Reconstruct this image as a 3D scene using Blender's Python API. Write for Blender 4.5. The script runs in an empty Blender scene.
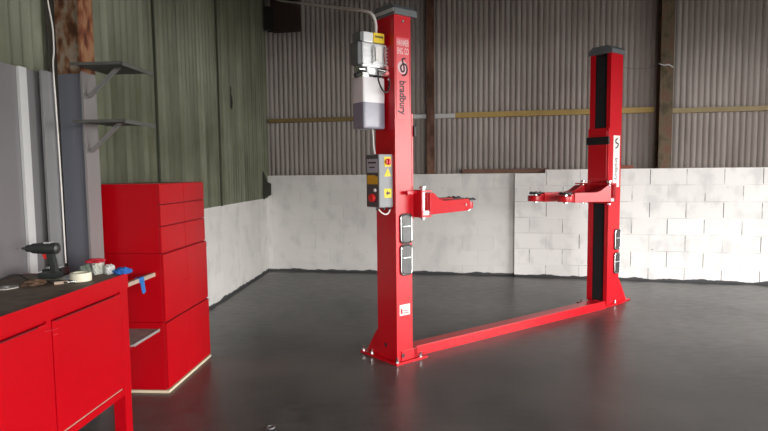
import bpy, bmesh, math, random
from mathutils import Vector, Matrix
random.seed(4)
S = bpy.context.scene
COL = S.collection
PI = math.pi

# ------------------------------------------------------------------ helpers
class MB:
    def __init__(s):
        s.bm = bmesh.new(); s.uv = s.bm.loops.layers.uv.new('UVMap')
    def _merge(s, b):
        me = bpy.data.meshes.new('tmp'); b.to_mesh(me); b.free()
        s.bm.from_mesh(me); bpy.data.meshes.remove(me); return s
    def box(s, x0, x1, y0, y1, z0, z1, bev=0.0, rz=0.0, seg=2, M=None):
        b = bmesh.new(); bmesh.ops.create_cube(b, size=1)
        c = Vector(((x0+x1)/2, (y0+y1)/2, (z0+z1)/2))
        bmesh.ops.scale(b, vec=(abs(x1-x0), abs(y1-y0), abs(z1-z0)), verts=b.verts)
        if bev: bmesh.ops.bevel(b, geom=b.edges[:], offset=bev, segments=seg, affect='EDGES', profile=.7)
        if rz: bmesh.ops.rotate(b, cent=(0,0,0), matrix=Matrix.Rotation(rz, 3, 'Z'), verts=b.verts)
        bmesh.ops.translate(b, vec=c, verts=b.verts)
        if M: bmesh.ops.transform(b, matrix=M, verts=b.verts)
        return s._merge(b)
    def cyl(s, p0, p1, r, r2=None, seg=20, bev=0.0):
        p0, p1 = Vector(p0), Vector(p1); d = p1-p0
        b = bmesh.new()
        bmesh.ops.create_cone(b, cap_ends=True, segments=seg, radius1=r, radius2=r if r2 is None else r2, depth=d.length)
        if bev:
            ed = [e for e in b.edges if abs(e.verts[0].co.z-e.verts[1].co.z) < 1e-6]
            bmesh.ops.bevel(b, geom=ed, offset=bev, segments=2, affect='EDGES', profile=.7)
        q = d.to_track_quat('Z', 'Y').to_matrix().to_4x4()
        bmesh.ops.transform(b, matrix=Matrix.Translation((p0+p1)/2) @ q, verts=b.verts)
        return s._merge(b)
    def ring(s, c, ax, R, r, seg=28, t=10, sx=1, sy=1):
        b = bmesh.new(); vs = []
        for i in range(seg):
            a = 2*PI*i/seg
            vs.append([b.verts.new((sx*(R+r*math.cos(2*PI*k/t))*math.cos(a), sy*(R+r*math.cos(2*PI*k/t))*math.sin(a), r*math.sin(2*PI*k/t))) for k in range(t)])
        for i in range(seg):
            for k in range(t):
                b.faces.new((vs[i][k], vs[(i+1)%seg][k], vs[(i+1)%seg][(k+1)%t], vs[i][(k+1)%t]))
        q = Vector(ax).to_track_quat('Z', 'Y').to_matrix().to_4x4()
        bmesh.ops.transform(b, matrix=Matrix.Translation(c) @ q, verts=b.verts)
        return s._merge(b)
    def tube(s, pts, r, seg=8, smooth=6, closed=False):
        P = [Vector(p) for p in pts]
        if smooth and len(P) > 2:
            Q = []
            n = len(P)
            for i in range(n if closed else n-1):
                if closed: a, b_, c, d = P[i-1], P[i], P[(i+1)%n], P[(i+2)%n]
                else: a, b_, c, d = P[max(i-1,0)], P[i], P[i+1], P[min(i+2,n-1)]
                for k in range(smooth):
                    t = k/smooth
                    Q.append(.5*((2*b_)+(c-a)*t+(2*a-5*b_+4*c-d)*t*t+(3*b_-a-3*c+d)*t**3))
            if not closed: Q.append(P[-1])
            P = Q
        b = bmesh.new(); rings = []; n = len(P); ref = None
        for i, p in enumerate(P):
            t = (P[(i+1)%n]-P[i-1]) if closed else (P[min(i+1,n-1)]-P[max(i-1,0)])
            t.normalize()
            if ref is None:
                ref = Vector((0,0,1)) if abs(t.z) < .9 else Vector((1,0,0))
            ref = (ref - t*ref.dot(t)).normalized(); bi = t.cross(ref)
            rings.append([b.verts.new(p+r*(math.cos(2*PI*k/seg)*ref+math.sin(2*PI*k/seg)*bi)) for k in range(seg)])
        m = n if closed else n-1
        for i in range(m):
            for k in range(seg):
                b.faces.new((rings[i][k], rings[(i+1)%n][k], rings[(i+1)%n][(k+1)%seg], rings[i][(k+1)%seg]))
        if not closed:
            b.faces.new(rings[0][::-1]); b.faces.new(rings[-1])
        bmesh.ops.recalc_face_normals(b, faces=b.faces[:])
        return s._merge(b)
    def prism(s, poly, z0, z1, M=None, bev=0.0):
        """poly in xy extruded z0..z1, then optional transform"""
        b = bmesh.new()
        lo = [b.verts.new((x, y, z0)) for x, y in poly]; hi = [b.verts.new((x, y, z1)) for x, y in poly]
        n = len(poly)
        b.faces.new(lo[::-1]); b.faces.new(hi)
        for i in range(n): b.faces.new((lo[i], lo[(i+1)%n], hi[(i+1)%n], hi[i]))
        bmesh.ops.recalc_face_normals(b, faces=b.faces[:])
        if bev: bmesh.ops.bevel(b, geom=b.edges[:], offset=bev, segments=2, affect='EDGES', profile=.7)
        if M: bmesh.ops.transform(b, matrix=M, verts=b.verts)
        return s._merge(b)
    def blob(s, c, sx, sy, sz, sub=2, noise=0.0, rz=0.0):
        b = bmesh.new(); bmesh.ops.create_icosphere(b, subdivisions=sub, radius=1)
        for v_ in b.verts:
            k = 1+random.uniform(-noise, noise); v_.co = Vector((v_.co.x*sx*k, v_.co.y*sy*k, v_.co.z*sz*k))
        bmesh.ops.transform(b, matrix=Matrix.Translation(c) @ Matrix.Rotation(rz, 4, 'Z'), verts=b.verts)
        return s._merge(b)
    def build(s, name, mat, parent=None, smooth=False, uvwall=None):
        if uvwall:   # (origin, dir): u along the wall, v = height
            o_, d_ = Vector(uvwall[0]), Vector(uvwall[1])
            for f in s.bm.faces:
                for l in f.loops:
                    l[s.uv].uv = ((l.vert.co-o_).dot(d_), l.vert.co.z)
        me = bpy.data.meshes.new(name); s.bm.to_mesh(me); s.bm.free()
        me.materials.append(mat)
        if smooth:
            for p in me.polygons: p.use_smooth = True
            try: me.set_sharp_from_angle(angle=math.radians(40))
            except Exception: pass
        o = bpy.data.objects.new(name, me); COL.objects.link(o)
        if parent: o.parent = parent
        return o

def tag(o, label=None, cat=None, group=None, kind=None):
    if label: o['label'] = label
    if cat: o['category'] = cat
    if group: o['group'] = group
    if kind: o['kind'] = kind
    return o
def thing(name, loc, rz, label, cat, group=None):
    o = bpy.data.objects.new(name, None); COL.objects.link(o)
    o.location = loc; o.rotation_euler = (0, 0, rz); o.empty_display_size = .1
    return tag(o, label, cat, group)
def text(name, body, size, mat, parent, origin, right, up, sx=1.0, depth=.0006, bold=0.0):
    cu = bpy.data.curves.new('t', 'FONT'); cu.body = body; cu.size = size; cu.extrude = depth
    cu.align_x = 'CENTER'; cu.align_y = 'CENTER'; cu.offset = bold
    t = bpy.data.objects.new('t', cu); COL.objects.link(t)
    dg = bpy.context.evaluated_depsgraph_get()
    me = bpy.data.meshes.new_from_object(t.evaluated_get(dg))
    bpy.data.objects.remove(t)
    r, u_ = Vector(right).normalized(), Vector(up).normalized(); n = r.cross(u_)
    M = Matrix((r*sx, u_, n)).transposed().to_4x4(); M.translation = Vector(origin)
    me.transform(M); me.materials.clear(); me.materials.append(mat); me.name = name
    o = bpy.data.objects.new(name, me); COL.objects.link(o); o.parent = parent
    return o

# ------------------------------------------------------------------ materials
def nodes(name):
    m = bpy.data.materials.new(name); m.use_nodes = True
    nt = m.node_tree; b = nt.nodes['Principled BSDF']
    return m, nt, b
def simple(name, col, rough=.5, metal=0.0, spec=None, coat=0.0, noise=0.0, nscale=8.0, bump=0.0, bscale=60.0, trans=0.0):
    m, nt, b = nodes(name)
    b.inputs['Base Color'].default_value = (*col, 1); b.inputs['Roughness'].default_value = rough
    b.inputs['Metallic'].default_value = metal
    if spec is not None: b.inputs['Specular IOR Level'].default_value = spec
    if coat: b.inputs['Coat Weight'].default_value = coat; b.inputs['Coat Roughness'].default_value = .08
    if trans: b.inputs['Transmission Weight'].default_value = trans
    tc = nt.nodes.new('ShaderNodeTexCoord')
    if noise:
        n = nt.nodes.new('ShaderNodeTexNoise'); n.inputs['Scale'].default_value = nscale; n.inputs['Detail'].default_value = 5
        nt.links.new(tc.outputs['Object'], n.inputs['Vector'])
        mx = nt.nodes.new('ShaderNodeMix'); mx.data_type = 'RGBA'
        mx.inputs['A'].default_value = (*[c*(1-noise) for c in col], 1); mx.inputs['B'].default_value = (*[min(1, c*(1+noise)) for c in col], 1)
        nt.links.new(n.outputs['Fac'], mx.inputs['Factor']); nt.links.new(mx.outputs['Result'], b.inputs['Base Color'])
    if bump:
        n2 = nt.nodes.new('ShaderNodeTexNoise'); n2.inputs['Scale'].default_value = bscale; n2.inputs['Detail'].default_value = 4
        nt.links.new(tc.outputs['Object'], n2.inputs['Vector'])
        bp = nt.nodes.new('ShaderNodeBump'); bp.inputs['Strength'].default_value = bump; bp.inputs['Distance'].default_value = .004
        nt.links.new(n2.outputs['Fac'], bp.inputs['Height']); nt.links.new(bp.outputs['Normal'], b.inputs['Normal'])
    return m
def ramp(nt, stops):
    r = nt.nodes.new('ShaderNodeValToRGB'); e = r.color_ramp.elements
    while len(e) < len(stops): e.new(.5)
    for k, (p, c) in zip(e, stops): k.position = p; k.color = (*c, 1) if len(c) == 3 else c
    return r
def noise_node(nt, vec, scale, detail=5, sc=None):
    n = nt.nodes.new('ShaderNodeTexNoise'); n.inputs['Scale'].default_value = scale; n.inputs['Detail'].default_value = detail
    if sc:
        mp = nt.nodes.new('ShaderNodeMapping'); mp.inputs['Scale'].default_value = sc
        nt.links.new(vec, mp.inputs['Vector']); vec = mp.outputs['Vector']
    nt.links.new(vec, n.inputs['Vector']); return n
def mixc(nt, fac, a, b, mode='MIX'):
    m = nt.nodes.new('ShaderNodeMix'); m.data_type = 'RGBA'; m.blend_type = mode
    for s_, v_ in (('Factor', fac), ('A', a), ('B', b)):
        if isinstance(v_, (float, int)): m.inputs[s_].default_value = v_
        elif isinstance(v_, tuple): m.inputs[s_].default_value = (*v_, 1)
        else: nt.links.new(v_, m.inputs[s_])
    return m.outputs['Result']
def math_(nt, op, a, b=0.0, clamp=False):
    m = nt.nodes.new('ShaderNodeMath'); m.operation = op; m.use_clamp = clamp
    for i, v_ in enumerate((a, b)):
        if isinstance(v_, (float, int)): m.inputs[i].default_value = v_
        else: nt.links.new(v_, m.inputs[i])
    return m.outputs[0]

# blockwork painted white; worn patches; grey floor paint lapped up its foot
def block_mat(name, white, grey, joint, amount, seed, joint_thin=.004):
    m, nt, b = nodes(name)
    tc = nt.nodes.new('ShaderNodeTexCoord')
    mp = nt.nodes.new('ShaderNodeMapping'); nt.links.new(tc.outputs['UV'], mp.inputs['Vector'])
    mp.inputs['Location'].default_value = ((.465, -.185, 0) if seed < 2 else (seed*.37, -.14, 0))
    br = nt.nodes.new('ShaderNodeTexBrick'); nt.links.new(mp.outputs['Vector'], br.inputs['Vector'])
    br.inputs['Scale'].default_value = 1; br.inputs['Brick Width'].default_value = .45; br.inputs['Row Height'].default_value = .225
    br.inputs['Mortar Size'].default_value = joint_thin; br.inputs['Mortar Smooth'].default_value = .1; br.offset = .5
    br.inputs['Color1'].default_value = (1,1,1,1); br.inputs['Color2'].default_value = (.8,.8,.8,1); br.inputs['Mortar'].default_value = (1,1,1,1)
    n1 = noise_node(nt, tc.outputs['UV'], 1.6+seed*.01, 6)
    n2 = noise_node(nt, tc.outputs['UV'], 3.1, 8, (1.5, 1, 1))
    n3 = noise_node(nt, tc.outputs['UV'], 18, 5)
    patch = math_(nt, 'MULTIPLY', math_(nt, 'SUBTRACT', n2.outputs['Fac'], .5, False), 6.0, True)
    patch = math_(nt, 'MULTIPLY', patch, amount)
    base = mixc(nt, patch, white, grey)
    base = mixc(nt, .35, base, mixc(nt, 1.0, base, br.outputs['Color'], 'MULTIPLY'))
    # joints show only in places
    jm = math_(nt, 'MULTIPLY', br.outputs['Fac'], math_(nt, 'MULTIPLY', math_(nt, 'SUBTRACT', n1.outputs['Fac'], .40), 5.0, True))
    base = mixc(nt, math_(nt, 'MULTIPLY', jm, .4), base, joint)
    sy = nt.nodes.new('ShaderNodeSeparateXYZ'); nt.links.new(mp.outputs['Vector'], sy.inputs[0])
    fr = math_(nt, 'FRACT', math_(nt, 'DIVIDE', sy.outputs['Y'], .225))
    away = math_(nt, 'LESS_THAN', math_(nt, 'ABSOLUTE', math_(nt, 'SUBTRACT', fr, .5)), .44)
    n4 = noise_node(nt, tc.outputs['UV'], 2.7, 3)
    pj = math_(nt, 'MULTIPLY', math_(nt, 'MULTIPLY', br.outputs['Fac'], away), math_(nt, 'MULTIPLY', math_(nt, 'SUBTRACT', n4.outputs['Fac'], .42), 8.0, True))
    base = mixc(nt, math_(nt, 'MULTIPLY', pj, .8 if seed < 2 else .25), base, (.12, .11, .10))
    # specks
    sp = math_(nt, 'GREATER_THAN', noise_node(nt, tc.outputs['UV'], 9, 3, (1, 1.6, 1)).outputs['Fac'], .74)
    base = mixc(nt, math_(nt, 'MULTIPLY', sp, .6), base, (.12, .11, .10))
    # floor paint at the foot
    sx = nt.nodes.new('ShaderNodeSeparateXYZ'); nt.links.new(tc.outputs['UV'], sx.inputs[0])
    edge = math_(nt, 'ADD', math_(nt, 'MULTIPLY', noise_node(nt, tc.outputs['UV'], 3.5, 6, (1, .2, 1)).outputs['Fac'], .10), -.016)
    foot = math_(nt, 'LESS_THAN', sx.outputs['Y'], edge)
    base = mixc(nt, foot, base, (.045, .045, .048))
    nt.links.new(base, b.inputs['Base Color']); b.inputs['Roughness'].default_value = .75
    h = math_(nt, 'ADD', math_(nt, 'MULTIPLY', br.outputs['Fac'], -.6), math_(nt, 'MULTIPLY', n3.outputs['Fac'], .35))
    bp = nt.nodes.new('ShaderNodeBump'); bp.inputs['Strength'].default_value = .5; bp.inputs['Distance'].default_value = .006
    nt.links.new(h, bp.inputs['Height']); nt.links.new(bp.outputs['Normal'], b.inputs['Normal'])
    return m
M_block_r = block_mat('blockwork_lit', (.90, .88, .86), (.70, .69, .68), (.24, .22, .21), .8, 1.0, .0062)  # lighter copy of the white: stronger daylight on the right half is in the colour
M_block_l = block_mat('blockwork_dim', (.68, .66, .635), (.52, .51, .50), (.50, .48, .46), .6, 4.0, .003)  # darker copy of the same white, with the weaker light put into it

def clad_mat(name, stops, moss=None, streak=9.0, rough=.6, metal=.0):
    m, nt, b = nodes(name); tc = nt.nodes.new('ShaderNodeTexCoord')
    n1 = noise_node(nt, tc.outputs['UV'], 1.0, 6, (streak, .35, 1))
    n2 = noise_node(nt, tc.outputs['UV'], 1.3, 5)
    f = math_(nt, 'ADD', math_(nt, 'MULTIPLY', n1.outputs['Fac'], .6), math_(nt, 'MULTIPLY', n2.outputs['Fac'], .4))
    r = ramp(nt, stops); nt.links.new(f, r.inputs['Fac'])
    out = r.outputs['Color']
    if moss:
        sp = noise_node(nt, tc.outputs['UV'], 5.0, 7, (1.5, .5, 1))
        k = math_(nt, 'MULTIPLY', math_(nt, 'SUBTRACT', sp.outputs['Fac'], .52), 5.0, True)
        out = mixc(nt, math_(nt, 'MULTIPLY', k, .5), out, moss)
    nt.links.new(out, b.inputs['Base Color']); b.inputs['Roughness'].default_value = rough; b.inputs['Metallic'].default_value = metal
    return m
M_clad_b = clad_mat('cladding_fibre_grey', [(.3, (.28, .24, .22)), (.5, (.37, .325, .30)), (.7, (.46, .415, .39))], None, 12)
M_clad_l = clad_mat('cladding_green', [(.34, (.085, .09, .058)), (.5, (.155, .165, .112)), (.66, (.25, .26, .19))], (.12, .125, .06), 9)

def floor_mat():
    m, nt, b = nodes('floor_grey_paint'); tc = nt.nodes.new('ShaderNodeTexCoord')
    n1 = noise_node(nt, tc.outputs['Object'], .9, 8); n2 = noise_node(nt, tc.outputs['Object'], 7, 6, (1, 2.5, 1)); n3 = noise_node(nt, tc.outputs['Object'], 30, 4)
    f = math_(nt, 'ADD', math_(nt, 'MULTIPLY', n1.outputs['Fac'], .6), math_(nt, 'MULTIPLY', n2.outputs['Fac'], .4))
    r = ramp(nt, [(.38, (.048, .049, .049)), (.6, (.112, .106, .100))]); nt.links.new(f, r.inputs['Fac'])
    sp = math_(nt, 'GREATER_THAN', noise_node(nt, tc.outputs['Object'], 14, 3).outputs['Fac'], .735)
    nt.links.new(mixc(nt, math_(nt, 'MULTIPLY', sp, .25), r.outputs['Color'], (.2, .19, .18)), b.inputs['Base Color'])
    rr = ramp(nt, [(.3, (.28,)*3), (.7, (.44,)*3)]); nt.links.new(n2.outputs['Fac'], rr.inputs['Fac']); nt.links.new(rr.outputs['Color'], b.inputs['Roughness'])
    bp = nt.nodes.new('ShaderNodeBump'); bp.inputs['Strength'].default_value = .12; bp.inputs['Distance'].default_value = .004
    nt.links.new(math_(nt, 'ADD', n2.outputs['Fac'], math_(nt, 'MULTIPLY', n3.outputs['Fac'], .4)), bp.inputs['Height']); nt.links.new(bp.outputs['Normal'], b.inputs['Normal'])
    return m
M_floor = floor_mat()
def rust_mat(name, a, b_, c):
    m, nt, b = nodes(name); tc = nt.nodes.new('ShaderNodeTexCoord')
    n = noise_node(nt, tc.outputs['Object'], 7, 8, (1.6, 1.6, .8))
    r = ramp(nt, [(.36, a), (.5, b_), (.66, c)]); nt.links.new(n.outputs['Fac'], r.inputs['Fac'])
    nt.links.new(r.outputs['Color'], b.inputs['Base Color']); b.inputs['Roughness'].default_value = .85
    return m
# the stanchion: rusty above the brushed paint line, grey-blue below it
def stanchion_mat(name, low, a, b_, c):
    m, nt, b = nodes(name); tc = nt.nodes.new('ShaderNodeTexCoord')
    n = noise_node(nt, tc.outputs['Object'], 10, 10, (1.6, 1.6, .8))
    r = ramp(nt, [(.38, a), (.47, b_), (.55, c)]); nt.links.new(n.outputs['Fac'], r.inputs['Fac'])
    s_ = nt.nodes.new('ShaderNodeSeparateXYZ'); nt.links.new(tc.outputs['Object'], s_.inputs[0])
    k = math_(nt, 'LESS_THAN', math_(nt, 'ADD', s_.outputs['Z'], math_(nt, 'MULTIPLY', n.outputs['Fac'], .03)), 2.19)
    nt.links.new(mixc(nt, k, r.outputs['Color'], low), b.inputs['Base Color']); b.inputs['Roughness'].default_value = .55
    return m
M_st_web = stanchion_mat('stanchion_web', (.165, .172, .205), (.10, .035, .015), (.25, .12, .06), (.34, .27, .20))
M_st_fl = stanchion_mat('stanchion_flange', (.24, .222, .222), (.10, .03, .015), (.24, .08, .035), (.34, .17, .09))
M_face = simple('grey_bumper_face', (.085, .085, .085), .22, metal=.3, noise=.4, nscale=12)
M_rust = rust_mat('rusty_steel', (.07, .03, .02), (.13, .06, .04), (.19, .10, .065))
M_rust2 = rust_mat('rusty_steel_olive', (.07, .05, .03), (.13, .10, .06), (.15, .075, .05))
M_timber = simple('yellow_timber', (.40, .27, .085), .7, noise=.25, nscale=6)
M_timber2 = simple('brown_timber', (.14, .075, .05), .8, noise=.35, nscale=8)
M_red = simple('lift_red_paint', (.58, .001, .010), .33, coat=.08)
M_cabred = simple('cabinet_red_paint', (.46, .0006, .006), .38, spec=.24, noise=.06, nscale=3)
M_cabdark = simple('cabinet_shadow_gap', (.10, .004, .006), .6)  # dark red stands in for the shade inside gaps and finger pulls
M_greycap = simple('grey_plastic_cap', (.13, .14, .15), .5)
M_pale = simple('pale_grey_paint', (.55, .56, .56), .45)
M_black = simple('black_rubber', (.012, .012, .013), .45)
M_blackweb = simple('black_mesh_cover', (.010, .012, .014), .7, bump=.6, bscale=150)
M_dkplastic = simple('dark_plastic', (.030, .034, .032), .38)
M_steel = simple('bright_steel', (.72, .72, .72), .22, metal=1.0)
M_alu = simple('cast_aluminium', (.70, .71, .72), .35, metal=.35, bump=.2)
M_motor_dk = simple('motor_end_grey', (.14, .15, .15), .5)
M_boxgrey = simple('control_box_grey', (.25, .26, .27), .45)
M_boxdk = simple('control_panel_dark', (.075, .075, .075), .5)
M_yellow = simple('yellow_label', (.85, .62, .02), .5)
M_yellow2 = simple('amber_label', (.65, .38, .02), .5)
M_white = simple('white_label', (.82, .80, .78), .5)
M_pinklabel = simple('blush_label', (.78, .10, .12), .35)
M_btn = simple('red_button', (.70, .02, .02), .35)
M_ink = simple('dark_ink', (.05, .02, .025), .5)
M_cable = simple('white_cable', (.85, .80, .77), .5)
M_cream = simple('cream_trim', (.75, .62, .45), .5)
M_shelfgrey = simple('grey_shelf_metal', (.10, .10, .09), .6, noise=.2)
M_shelflight = simple('galvanised_strip', (.24, .23, .22), .5, metal=.3)
M_panel = simple('grey_wall_panel', (.18, .172, .178), .4, noise=.12, nscale=1.5)
M_paneledge = simple('milky_plastic_strip', (.24, .235, .24), .25, coat=.5)
M_shine = simple('painted_shine_strip', (.62, .62, .62), .2, coat=.6)  # pale non-metal colour carries the metal strip's bright reflection
M_bench = simple('worn_oily_bench_top', (.165, .120, .088), .65, noise=.85, nscale=14, bump=.3)
M_tape = simple('cream_masking_tape', (.80, .76, .60), .6)
M_blue = simple('blue_cloth', (.02, .12, .42), .8, noise=.2)
M_bluetape = simple('blue_tape', (.03, .16, .48), .55)
M_rag_red = simple('red_cloth', (.55, .02, .04), .8)
M_rag_w = simple('pale_cloth', (.52, .53, .47), .8, noise=.45, nscale=30)
M_rag_g = simple('greenish_plastic', (.30, .36, .30), .45, noise=.5, nscale=28)
M_wood = simple('pale_wood', (.48, .36, .28), .7, noise=.2)
M_dust = simple('dusty_board', (.26, .235, .22), .7, noise=.5, nscale=16)
M_paper = simple('white_paper', (.58, .58, .62), .7)
M_glove = simple('brown_leather', (.13, .075, .045), .8, noise=.3)
M_darkhole = simple('dark_hatch', (.012, .008, .008), .7)
M_maroon = simple('dark_maroon_sheet', (.030, .012, .012), .7)
M_ceil = simple('dark_roof_sheet', (.04, .04, .038), .8, noise=.2, nscale=2)
M_shed = simple('shed_sheet_grey', (.22, .21, .20), .7, noise=.15, nscale=2)
M_concrete = simple('yard_concrete', (.12, .118, .11), .9, noise=.2, nscale=1.5)
def tank_mat():
    m, nt, b = nodes('oil_tank_plastic'); tc = nt.nodes.new('ShaderNodeTexCoord')
    s_ = nt.nodes.new('ShaderNodeSeparateXYZ'); nt.links.new(tc.outputs['Object'], s_.inputs[0])
    k = math_(nt, 'LESS_THAN', s_.outputs['Z'], 2.055)
    nt.links.new(mixc(nt, k, (.80, .78, .80), (.25, .24, .30)), b.inputs['Base Color']); b.inputs['Roughness'].default_value = .25
    b.inputs['Subsurface Weight'].default_value = .15; b.inputs['Subsurface Radius'].default_value = (.02, .02, .02)
    return m
M_tank = tank_mat()

# ------------------------------------------------------------------ frames
UL = Vector((.9979, -.065, 0)); VL = Vector((.065, .9979, 0)); OL = Vector((-2.162, 3.5, 0)); RL = -math.atan(.0651)
def LP(u, v, z=0): return OL+UL*u+VL*v+Vector((0, 0, z))
A = Vector((-1.822, 8.735, 0)); EB = Vector((.9847, -.1747, 0)).normalized(); NB = Vector((-.1747, -.9847, 0)).normalized()   # NB points into the room
def BP(s, n, z=0): return A+EB*s+NB*n+Vector((0, 0, z))
RB = math.atan2(EB.y, EB.x)

# ------------------------------------------------------------------ setting
def corr(name, p0, d, n, length, z0, z1, amp, pitch, mat, res=8, label=None, sharp=False):
    bm = bmesh.new(); uv = bm.loops.layers.uv.new('UVMap')
    N = int(length/pitch*res); prev = None
    for i in range(N+1):
        s = i*length/N
        off = amp*(2*abs(math.sin(PI*s/pitch))**.8-1) if sharp else amp*math.sin(2*PI*s/pitch)
        p = p0+d*s+n*off
        a = bm.verts.new((p.x, p.y, z0)); b = bm.verts.new((p.x, p.y, z1))
        if prev:
            f = bm.faces.new((prev[0], a, b, prev[1]))
            for l, (uu, vv) in zip(f.loops, ((prev[2], z0), (s, z0), (s, z1), (prev[2], z1))): l[uv].uv = (uu, vv)
        prev = (a, b, s)
    me = bpy.data.meshes.new(name); bm.to_mesh(me); bm.free(); me.materials.append(mat)
    for p in me.polygons: p.use_smooth = True
    o = bpy.data.objects.new(name, me); COL.objects.link(o)
    sol = o.modifiers.new('s', 'SOLIDIFY'); sol.thickness = .004; sol.offset = 0
    return tag(o, label, kind='structure')

CEIL = 5.0
floor = MB().box(-4.5, 10, -3.0, 10, -.1, 0).build('floor', M_floor); tag(floor, 'dark grey painted workshop floor with a soft sheen', kind='structure')
ceil = MB().box(-4.5, 10, -3.0, 10, CEIL, CEIL+.1).build('ceiling', M_ceil); tag(ceil, kind='structure')
yard = MB().box(-30, 40, -40, -3.0, -.12, -.02).box(10, 40, -3.0, 30, -.12, -.02).build('ground', M_concrete); tag(yard, kind='structure')
# left wall: blockwork below, green sheets above
m = MB()
m.box(-.25, 0, -6.2, 5.23, 0, 1.17)
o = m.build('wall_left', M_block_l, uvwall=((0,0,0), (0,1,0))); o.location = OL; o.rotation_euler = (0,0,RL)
tag(o, 'white painted block wall along the left side', kind='structure')
corr('wall_left', LP(.005, -6.2), VL, UL, 11.56, 1.145, CEIL, .016, .095, M_clad_l, label='mossy green corrugated cladding above the left block wall')
# lap seams in the green sheets
for v_ in (1.60, 3.18):
    o = MB().box(.02, .034, v_-.012, v_+.012, 1.14, CEIL).build('trim_1', simple('seam_dark', (.05, .055, .035), .7)); o.location = OL; o.rotation_euler = (0,0,RL); tag(o, kind='structure')
o = MB().prism([(.02, 1.13), (.06, 1.165), (.13, 1.20), (.135, 1.37), (.075, 1.40), (.045, 1.50), (.02, 1.56)], 4.98, 5.02, M=Matrix(((1,0,0,0),(0,0,1,0),(0,1,0,0),(0,0,0,1)))).build('trim_2', simple('torn_edge', (.035, .035, .025), .8)); o.location = OL; o.rotation_euler = (0,0,RL)
tag(o, 'dark torn edge of the green sheeting at the corner', kind='structure')
m = MB(); m.prism([(3.60, 2.35), (3.66, 2.33), (3.68, 2.42), (3.66, 2.50), (3.63, 2.52), (3.64, 2.60), (3.61, 2.62), (3.60, 2.48)], .022, .026, M=Matrix(((0,0,1,0),(1,0,0,0),(0,1,0,0),(0,0,0,1))))
o = m.build('trim_3', simple('dark_split', (.02, .02, .018), .8)); o.location = OL; o.rotation_euler = (0,0,RL); tag(o, 'small dark split in the green cladding', kind='structure')
# back wall
m = MB(); m.box(-.3, 3.84, 0, .45, 0, 1.49)
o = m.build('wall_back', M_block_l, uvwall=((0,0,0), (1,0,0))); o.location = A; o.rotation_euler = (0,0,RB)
tag(o, 'white painted block wall at the back, left half, dimmer light in its colour', kind='structure')
P1 = Vector((1.876, 8.02, 0)); D2 = Vector((3.20, -.80, 0)).normalized(); RB2 = math.atan2(D2.y, D2.x)
m = MB(); m.box(0, .42, 0, .6, 0, 1.485); m.box(.42, 7.0, 0, .5, 0, 1.535)
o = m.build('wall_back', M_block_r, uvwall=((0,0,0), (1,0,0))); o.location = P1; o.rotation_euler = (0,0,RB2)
tag(o, 'white painted block wall at the back, right half, stronger daylight in its colour', kind='structure')
corr('wall_back', BP(-.12, -.10), EB, NB, 10.7, 1.48, CEIL, .0125, .0762, M_clad_b, res=12, sharp=True, label='grey corrugated cladding above the back block wall')
# right wall, front wall (behind the camera) with the big doorways daylight comes through
RX = 7.6
m = MB(); m.box(RX, RX+.2, -3, -.8, 0, CEIL).box(RX, RX+.2, 4.6, 8.2, 0, CEIL).box(RX, RX+.2, -.8, 4.6, 2.9, CEIL)
tag(m.build('wall_right', M_shed), kind='structure')
m = MB(); m.box(-4.5, .6, -3.2, -3, 0, CEIL).box(6.6, RX+.2, -3.2, -3, 0, CEIL).box(.6, 6.6, -3.2, -3, 2.7, CEIL)
tag(m.build('wall_front', M_shed), kind='structure')

# sheeting rail of timber and the stub of pale rail
def back_bar(name, s0, s1, n0, n1, z0, z1, mat, label, cat, bev=.004):
    o = MB().box(s0, s1, -n1, -n0, z0, z1, bev).build(name, mat); o.location = A; o.rotation_euler = (0,0,RB)
    return tag(o, label, cat)
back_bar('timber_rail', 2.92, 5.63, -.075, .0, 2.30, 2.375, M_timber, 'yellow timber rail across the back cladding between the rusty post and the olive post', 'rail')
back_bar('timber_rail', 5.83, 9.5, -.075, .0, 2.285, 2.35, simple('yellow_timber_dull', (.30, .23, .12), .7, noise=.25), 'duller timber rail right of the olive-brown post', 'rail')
back_bar('timber_rail', .06, 2.10, -.075, .0, 2.30, 2.36, simple('timber_brown', (.22, .15, .06), .7, noise=.25), 'brown timber rail running from the left corner to behind the near lift column', 'rail')  # brown timber, darker than the yellow rail
back_bar('steel_rail', 2.103, 2.50, -.075, .0, 2.305, 2.365, M_pale, 'pale metal rail stub between the near lift column and the rusty post', 'rail')
back_bar('steel_rail', 2.62, 2.915, -.075, .0, 2.305, 2.365, M_pale, 'short pale metal rail just right of the rusty post', 'rail')

def hbeam(m, w, d_, t, z0, z1, x=0, y=0):
    """flanges face -y/+y, web between"""
    m.box(x-w/2, x+w/2, y, y+t, z0, z1); m.box(x-w/2, x+w/2, y+d_-t, y+d_, z0, z1); m.box(x-t/2, x+t/2, y+t, y+d_-t, z0, z1); return m
# posts against the back wall
m = MB(); m.box(2.51, 2.615, -.05, .06, 1.49, CEIL, .003)
m.box(2.50, 2.625, -.055, .07, 1.49, 1.51)
o = m.build('steel_post', M_rust); o.location = A; o.rotation_euler = (0,0,RB); tag(o, 'thin rusty brown steel post on the back wall, left of the long yellow rail', 'post')
m = MB(); hbeam(m, .165, .15, .012, 1.536, CEIL, x=5.73, y=-.15)
o = m.build('steel_post', M_rust2); o.location = A; o.rotation_euler = (0,0,RB); tag(o, 'wide olive-brown steel post on the back wall right of the far lift column', 'post')
m = MB(); m.tube([(5.62, -.16, 2.93), (5.68, -.175, 2.90), (5.74, -.175, 2.905), (5.80, -.165, 2.87)], .009)
o = m.build('steel_hook', M_pale); o.location = A; o.rotation_euler = (0,0,RB); tag(o, 'small pale hook bent across the olive-brown steel post', 'hook')
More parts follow.
